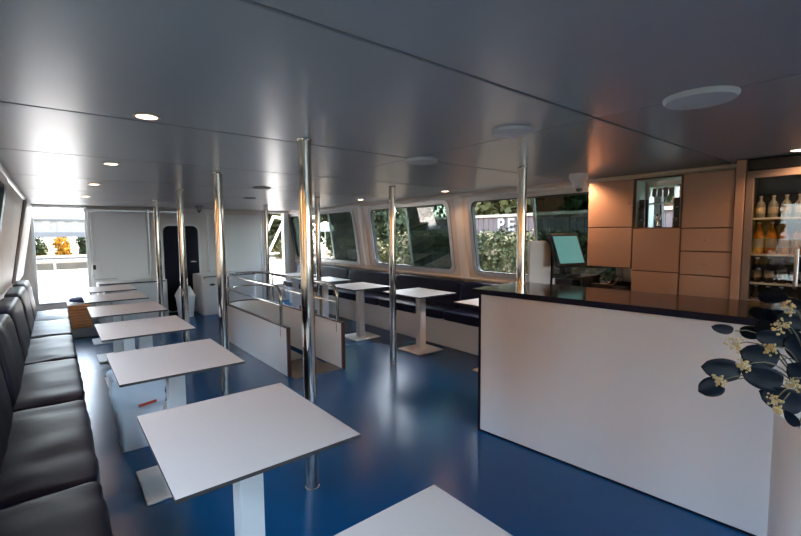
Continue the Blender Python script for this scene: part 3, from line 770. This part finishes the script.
# ------------------------------------------------------------------ outside: stern deck, river, banks
mb = MB(); mb.box((-1.2, YF+.07, .30), (5.4, 12.6, .378)); struct(mb.build('floor_stern_deck', M['deck']))
bw = MB(); bw.box((-1.2, 12.55, .37), (5.4, 12.62, .72)); bw.box((-1.25, YF+.4, .37), (-1.18, 12.6, .72)); struct(bw.build('wall_bulwark', M['deck'], bevel=.01))
rl = thing('stern_railing', 'white tube railing around the stern deck', 'railing', (0, 12.58, .72))
MB().tube([(-1.2, 0, .215), (5.35, 0, .215)], .022, 10).build('top_rail', M['whitetrim'], rl, smooth=True)
for i in range(8): MB().tube([(-.95+.93*i, 0, 0), (-.95+.93*i, 0, .21)], .016, 8).build('post', M['whitetrim'], rl, smooth=True)
tr = thing('boarding_gantry', 'white tubular gantry frame on the stern deck outside the doorway', 'gantry', (4.3, 10.5, .378))
MB().tube([(.05, 0, 1.58), (-.50, 0, .35), (-.5, 0, 0)], .028, 10).build('brace', M['whitetrim'], tr, smooth=True)
MB().tube([(.33, 0, 1.50), (-.16, 0, .55), (-.2, 0, 0)], .028, 10).build('brace', M['whitetrim'], tr, smooth=True)
MB().tube([(.03, 0, 1.58), (.40, 0, 1.52)], .028, 10).build('top_bar', M['whitetrim'], tr, smooth=True)
MB().tube([(.38, 0, 1.52), (.38, 0, 0)], .03, 10).build('upright', M['whitetrim'], tr, smooth=True)
fl = thing('hanging_flag', 'dark blue and red flag hanging outside the stern doorway', 'flag', (3.95, 11.0, .378))
MB().tube([(0, 0, 0), (0, 0, 1.5)], .014, 8).build('flag_pole', M['whitetrim'], fl, smooth=True)
mb = MB(); vs = []; fs2 = []
for i in range(9):
    for j in range(7): vs.append((.012+j*.025, .03*math.sin(j*2.2+i*.3), 1.45-i*.11-j*.02))
for i in range(8):
    for j in range(6): fs2.append((i*7+j, i*7+j+1, (i+1)*7+j+1, (i+1)*7+j))
mb.add(vs, fs2)
for i in range(len(mb.m)): mb.m[i] = 0 if i < 30 else 1
o = mb.build('cloth', [M['bluecloth'], M['red']], fl, smooth=True); sm = o.modifiers.new('thick', 'SOLIDIFY'); sm.thickness = .003

mb = MB(); mb.add([(-200,-150,-1.1),(200,-150,-1.1),(200,300,-1.1),(-200,300,-1.1)], [(0,1,2,3)]); struct(mb.build('ground_river', M['river']))
mb = MB(); mb.box((7.4, -25, -1.3), (90, 36, .25)); struct(mb.build('ground_right_bank', M['soil'], bevel=.1))
mb = MB(); mb.box((-90, -40, -1.3), (-13, 90, .0)); struct(mb.build('ground_left_bank', M['soil'], bevel=.1))
mb = MB(); mb.box((-13, 36.01, -1.3), (90, 120, -.2)); struct(mb.build('ground_far_bank', M['soil'], bevel=.1))

def leaves_mesh(blobs, n, size, seed, shell=.55):
    r = random.Random(seed); mb = MB(); tot = sum(b[3]*b[4]*b[5] for b in blobs)
    for (cx, cy, cz, rx, ry, rz) in blobs:
        k = int(n*rx*ry*rz/tot)+30
        for _ in range(k):
            v = Vector((r.gauss(0,1), r.gauss(0,1), r.gauss(0,1))).normalized(); q = r.uniform(shell, 1)
            wob = 1+.25*mnoise.noise(v*2.5+Vector((cx, cy, cz)))
            p = Vector((cx+v.x*rx*q*wob, cy+v.y*ry*q*wob, cz+v.z*rz*q*wob))
            nrm = (v+Vector((r.gauss(0,.6), r.gauss(0,.6), r.gauss(0,.6)))).normalized()
            a = nrm.orthogonal().normalized(); b = nrm.cross(a); t = r.uniform(0, 6.28); a, b = a*math.cos(t)+b*math.sin(t), b*math.cos(t)-a*math.sin(t)
            s = size*r.uniform(.6, 1.4)
            mb.add([p-a*s, p-b*s*.55, p+a*s, p+b*s*.55], [(0,1,2,3)])
    return mb
def tree(label, loc, mtl, h, w, seed, n=2600, size=.22, conifer=False, group=None):
    t = thing('conifer_tree' if conifer else 'leafy_tree', label, 'tree', loc, 0, group); r = random.Random(seed)
    if conifer: blobs = [(r.uniform(-.1,.1), r.uniform(-.1,.1), h*(.08+.11*i), w*.5*(1-.095*i), w*.5*(1-.095*i), h*.11) for i in range(9)]
    else: blobs = [(0,0,h*.52,w*.40,w*.40,h*.42)]+[(math.cos(i*1.05)*w*.26, math.sin(i*1.05)*w*.26, h*((.14, .42, .24, .60, .16, .34)[i]), w*.26, w*.26, h*.16) for i in range(6)]
    leaves_mesh(blobs, n, size, seed).build('crown', mtl, t)
    MB().tube([(0,0,-.05),(.03,0,h*.3),(0,.04,h*.65)], [w*.045, w*.035, w*.015], 10).build('trunk', M['bark'], t, smooth=True)
    return t
# clipped hedge on the near bank, leafy blocks
def hedge():
    r = random.Random(11); mb = MB()
    for _ in range(15000):
        y = r.uniform(-4, 11.2); f = r.random()
        if f < .55: x, z, nv = 8.9+r.gauss(0, .08), r.uniform(.3, 1.45), Vector((-1,0,.2))
        elif f < .9: x, z, nv = r.uniform(8.9, 9.7), 1.42+r.gauss(0,.08), Vector((0,0,1))
        else: x, z, nv = r.uniform(8.95, 9.6), r.uniform(.3,1.4), Vector((-.5,0,.5))
        x += .22*mnoise.noise(Vector((y*.9, z*1.3, 0))); z += .12*mnoise.noise(Vector((y*.7, x, 4)))
        nrm = (nv+Vector((r.gauss(0,.5), r.gauss(0,.5), r.gauss(0,.5)))).normalized(); a = nrm.orthogonal().normalized(); b = nrm.cross(a)
        t = r.uniform(0, 6.28); a, b = a*math.cos(t)+b*math.sin(t), b*math.cos(t)-a*math.sin(t); s = r.uniform(.03, .075); p = Vector((x, y, z))
        mb.add([p-a*s, p-b*s*.6, p+a*s, p+b*s*.6], [(0,1,2,3)])
    mb.box((9.05, -4, .25), (9.6, 11.2, 1.30))
    tag(mb.build('hedge', M['hedge']), 'long leafy green and cream hedge on the bank outside the windows', 'hedge')
hedge()
fe = thing('bank_fence', 'pinkish board fence with pale top rail behind the hedge', 'fence', (10.2, 0, .25))
mb = MB()
for i in range(76): mb.box((0, -4+.2*i, 0), (.03, -4+.2*i+.185, 1.72))
mb.build('boards', M['fence'], fe)
MB().box((-.05, -4, 1.72), (.08, 11.2, 1.80)).build('top_rail', M['rail'], fe)
for ch, y in (('P', 8.06), ('E', 7.70)):
    cu = bpy.data.curves.new('sign_letter', 'FONT'); cu.body = ch; cu.size = .50; cu.extrude = .01; cu.offset = .012; cu.materials.append(M['letter'])
    tmp = bpy.data.objects.new('tmp', cu); me = bpy.data.meshes.new_from_object(tmp); bpy.data.objects.remove(tmp)
    me.name = 'sign_letter'; lt = bpy.data.objects.new('sign_letter', me); C.objects.link(lt); lt.parent = fe
    lt.matrix_local = Matrix(((0,0,-1,-.012),(-1,0,0,y),(0,1,0,1.33),(0,0,0,1)))
sh = thing('garden_building', 'rust coloured building wall behind the bank fence', 'building', (14, 9, .25))
MB().box((0, -5.5, 0), (4, 4.2, 2.9)).build('wall', M['brick'], sh)
MB().box((-.3, -5.8, 2.9), (4.3, 4.5, 3.05)).build('roof', M['grey'], sh)
tid = 0
for x, y, m, h, w, cf, lb in (
    (11.2, 13.2, 'conifer', 5.5, 2.2, True, 'dark conifer outside the middle window, next to the hedge end'),
    (11.6, 16.0, 'conifer', 6.2, 2.4, True, 'dark conifer outside the middle window, second from the hedge end'),
    (13.2, 19.6, 'green', 6.5, 3.6, False, 'green tree on the bank behind the white parasol'),
    (10.6, 24.6, 'olive', 4.4, 3.4, False, 'low olive tree seen through the stern doorway with the gantry'),
    (11.9, 28.8, 'green', 7.0, 3.8, False, 'tall green tree seen through the stern doorway with the gantry'),
    (18.8, 30.2, 'olive', 8.0, 4.8, False, 'tall olive tree beyond the gantry, at the bank end'),
    (12.15, 9.4, 'olive', 8.0, 2.3, False, 'olive tree rising over the fence top rail by the rust wall'),
    (12.2, 5.6, 'green', 8.0, 2.9, False, 'green tree behind the fence outside the till window'),
    (21.6, 12.5, 'green', 13, 4.6, False, 'very tall green tree added as sun block, far behind the rust wall'),  # this tree and the next two added to block direct sun
    (19.8, 18.0, 'olive', 13, 4.6, False, 'very tall olive tree added as sun block, far behind the conifers'),
    (19.8, 23.4, 'green', 13, 4.4, False, 'very tall green tree added as sun block, far behind the white parasol'),
    (14.7, 25.4, 'green', 8, 3.3, False, 'mid green tree farther behind the white parasol'),
    (14.4, 33.0, 'olive', 8, 4.0, False, 'olive tree at the end of the bank behind the gantry trees'),
    (12.2, .8, 'green', 7.5, 3.0, False, 'green tree behind the fence outside the wall cabinets')):
    tid += 1; tree(lb, (x, y, .25), M[m], h, w, 20+tid, 3800, .13 if cf else .17, cf, 'trees on the hedge bank')
bush = thing('bank_bush', 'low olive bush on the bank below the conifers', 'bush', (9.1, 12.9, .25))
leaves_mesh([(0,0,.4,.7,1.3,.7), (.1,1.7,.4,.75,1.2,.75)], 3200, .07, 91).build('foliage', M['olive'], bush)
MB().tube([(0,0,-.05),(0,0,.5)], .04, 8).build('stem', M['bark'], bush)
bush = thing('bank_bush', 'low olive bush on the bank behind the white parasol', 'bush', (9.6, 20.2, .25))
leaves_mesh([(0,0,.4,.8,1.6,.9), (.2,1.0,.4,.9,1.5,.85)], 2200, .08, 92).build('foliage', M['olive'], bush)
MB().tube([(0,0,-.05),(0,0,.5)], .04, 8).build('stem', M['bark'], bush)
ps = thing('parasol', 'small white parasol standing on the bank outside the windows', 'parasol', (9.2, 16.6, .25))
MB().lathe([(.42,1.38),(.40,1.46),(.28,1.66),(.10,1.78),(.02,1.80)], n=16).build('canopy', M['letter'], ps, smooth=True)
MB().tube([(0,0,0),(0,0,1.4)], .025, 8).build('pole', M['alu'], ps, smooth=True)
for i in range(10):
    y = -9+i*5
    tree('golden autumn tree on the far river bank', (-15.6, y, 0), M['autumn'], 10+(i*37 % 5)*.7, 4.3, 60+i, 3000, .32, False, 'golden trees across the river')
far_tree = [o for o in C.objects if o.get('label') == 'golden autumn tree on the far river bank'][0]
for i in range(6):
    t = dup(far_tree, (-17.5, -17-7.2*i, 0)); t.scale = (1.5, 1.5, 1.15)
for i in range(8):
    tree('golden autumn tree in the second row across the river', (-21.5, -8+i*5, 0), M['autumn'], 12+(i*23 % 5)*.7, 4.3, 80+i, 2200, .36, False, 'golden trees across the river, second row')
for x, y, m, h, w, lb in ((-5.5, 50, 'green', 3.2, 4.4, 'green tree beyond the stern railing, beside the orange one'), (-1.3, 50, 'green', 2.6, 2.2, 'low green tree beyond the stern railing, beside the orange one'),
                          (.55, 50, 'autumn', 2.7, 1.5, 'orange autumn tree beyond the stern railing'), (2.3, 50, 'green', 2.9, 1.6, 'dark green tree beyond the stern railing, close to the sliding door'), (6, 50, 'green', 5, 4, 'green tree beyond the stern railing, hidden by the sliding door'), (-12, 50, 'green', 5, 5, 'green tree beyond the stern railing, hidden by the banquette wall')):
    tid += 1; tree(lb, (x, y, -.7), M[m], h, w, 120+tid, 1500, .12, False, 'trees beyond the stern')
br = thing('bridge', 'concrete bridge with pale sheeted side crossing beyond the stern', 'bridge', (0, 40, 0))
MB().box((-30, 0, 2.62), (12, 5, 2.80)).build('top_beam', M['concrete'], br, bevel=.02)
mb = MB()
for i in range(100): mb.box((-30+.42*i, .05+(.06 if i % 2 else 0), 1.80), (-30+.42*i+.42, .6, 2.62))
mb.build('side_sheeting', M['sheet'], br)
MB().box((-30, -.1, 1.42), (12, 5, 1.80)).build('lower_girder', M['concrete'], br, bevel=.02)
for x in (-22, 10): MB().box((x, .5, -1.3), (x+1.2, 4.5, 1.42)).build('pier', M['concrete'], br)

# ------------------------------------------------------------------ light
W = bpy.data.worlds.new('world'); S.world = W; W.use_nodes = True; nt = W.node_tree
bg = nt.nodes['Background']; sky = nt.nodes.new('ShaderNodeTexSky'); sky.sky_type = 'NISHITA'; sky.sun_disc = False
sky.sun_elevation = math.radians(58); sky.sun_rotation = math.radians(40); sky.dust_density = 3; sky.air_density = 1.2; sky.ozone_density = 1
mx = nt.nodes.new('ShaderNodeMix'); mx.data_type = 'RGBA'; mx.inputs['Factor'].default_value = .75; mx.inputs['B'].default_value = (.80, .98, 1.14, 1)   # thin overcast over the clear sky
nt.links.new(sky.outputs['Color'], mx.inputs['A']); nt.links.new(mx.outputs['Result'], bg.inputs['Color']); bg.inputs['Strength'].default_value = .8
sn = bpy.data.lights.new('sun', 'SUN'); sn.energy = 4.0; sn.angle = math.radians(1.0); sn.color = (1, .80, .58)
so = bpy.data.objects.new('sun', sn); C.objects.link(so)
sd = Vector((.42, .30, .86)).normalized()          # towards the sun: off the starboard quarter
so.rotation_euler = sd.to_track_quat('Z', 'Y').to_euler()

V = S.view_settings; V.view_transform = 'Standard'; V.look = 'None'; V.exposure = 3.35; V.gamma = 1; V.use_curve_mapping = False
cy = S.cycles; cy.use_denoising = True; cy.max_bounces = 10; cy.diffuse_bounces = 5; cy.glossy_bounces = 5; cy.transparent_max_bounces = 12
cy.sample_clamp_indirect = 6; cy.caustics_reflective = False; cy.caustics_refractive = False
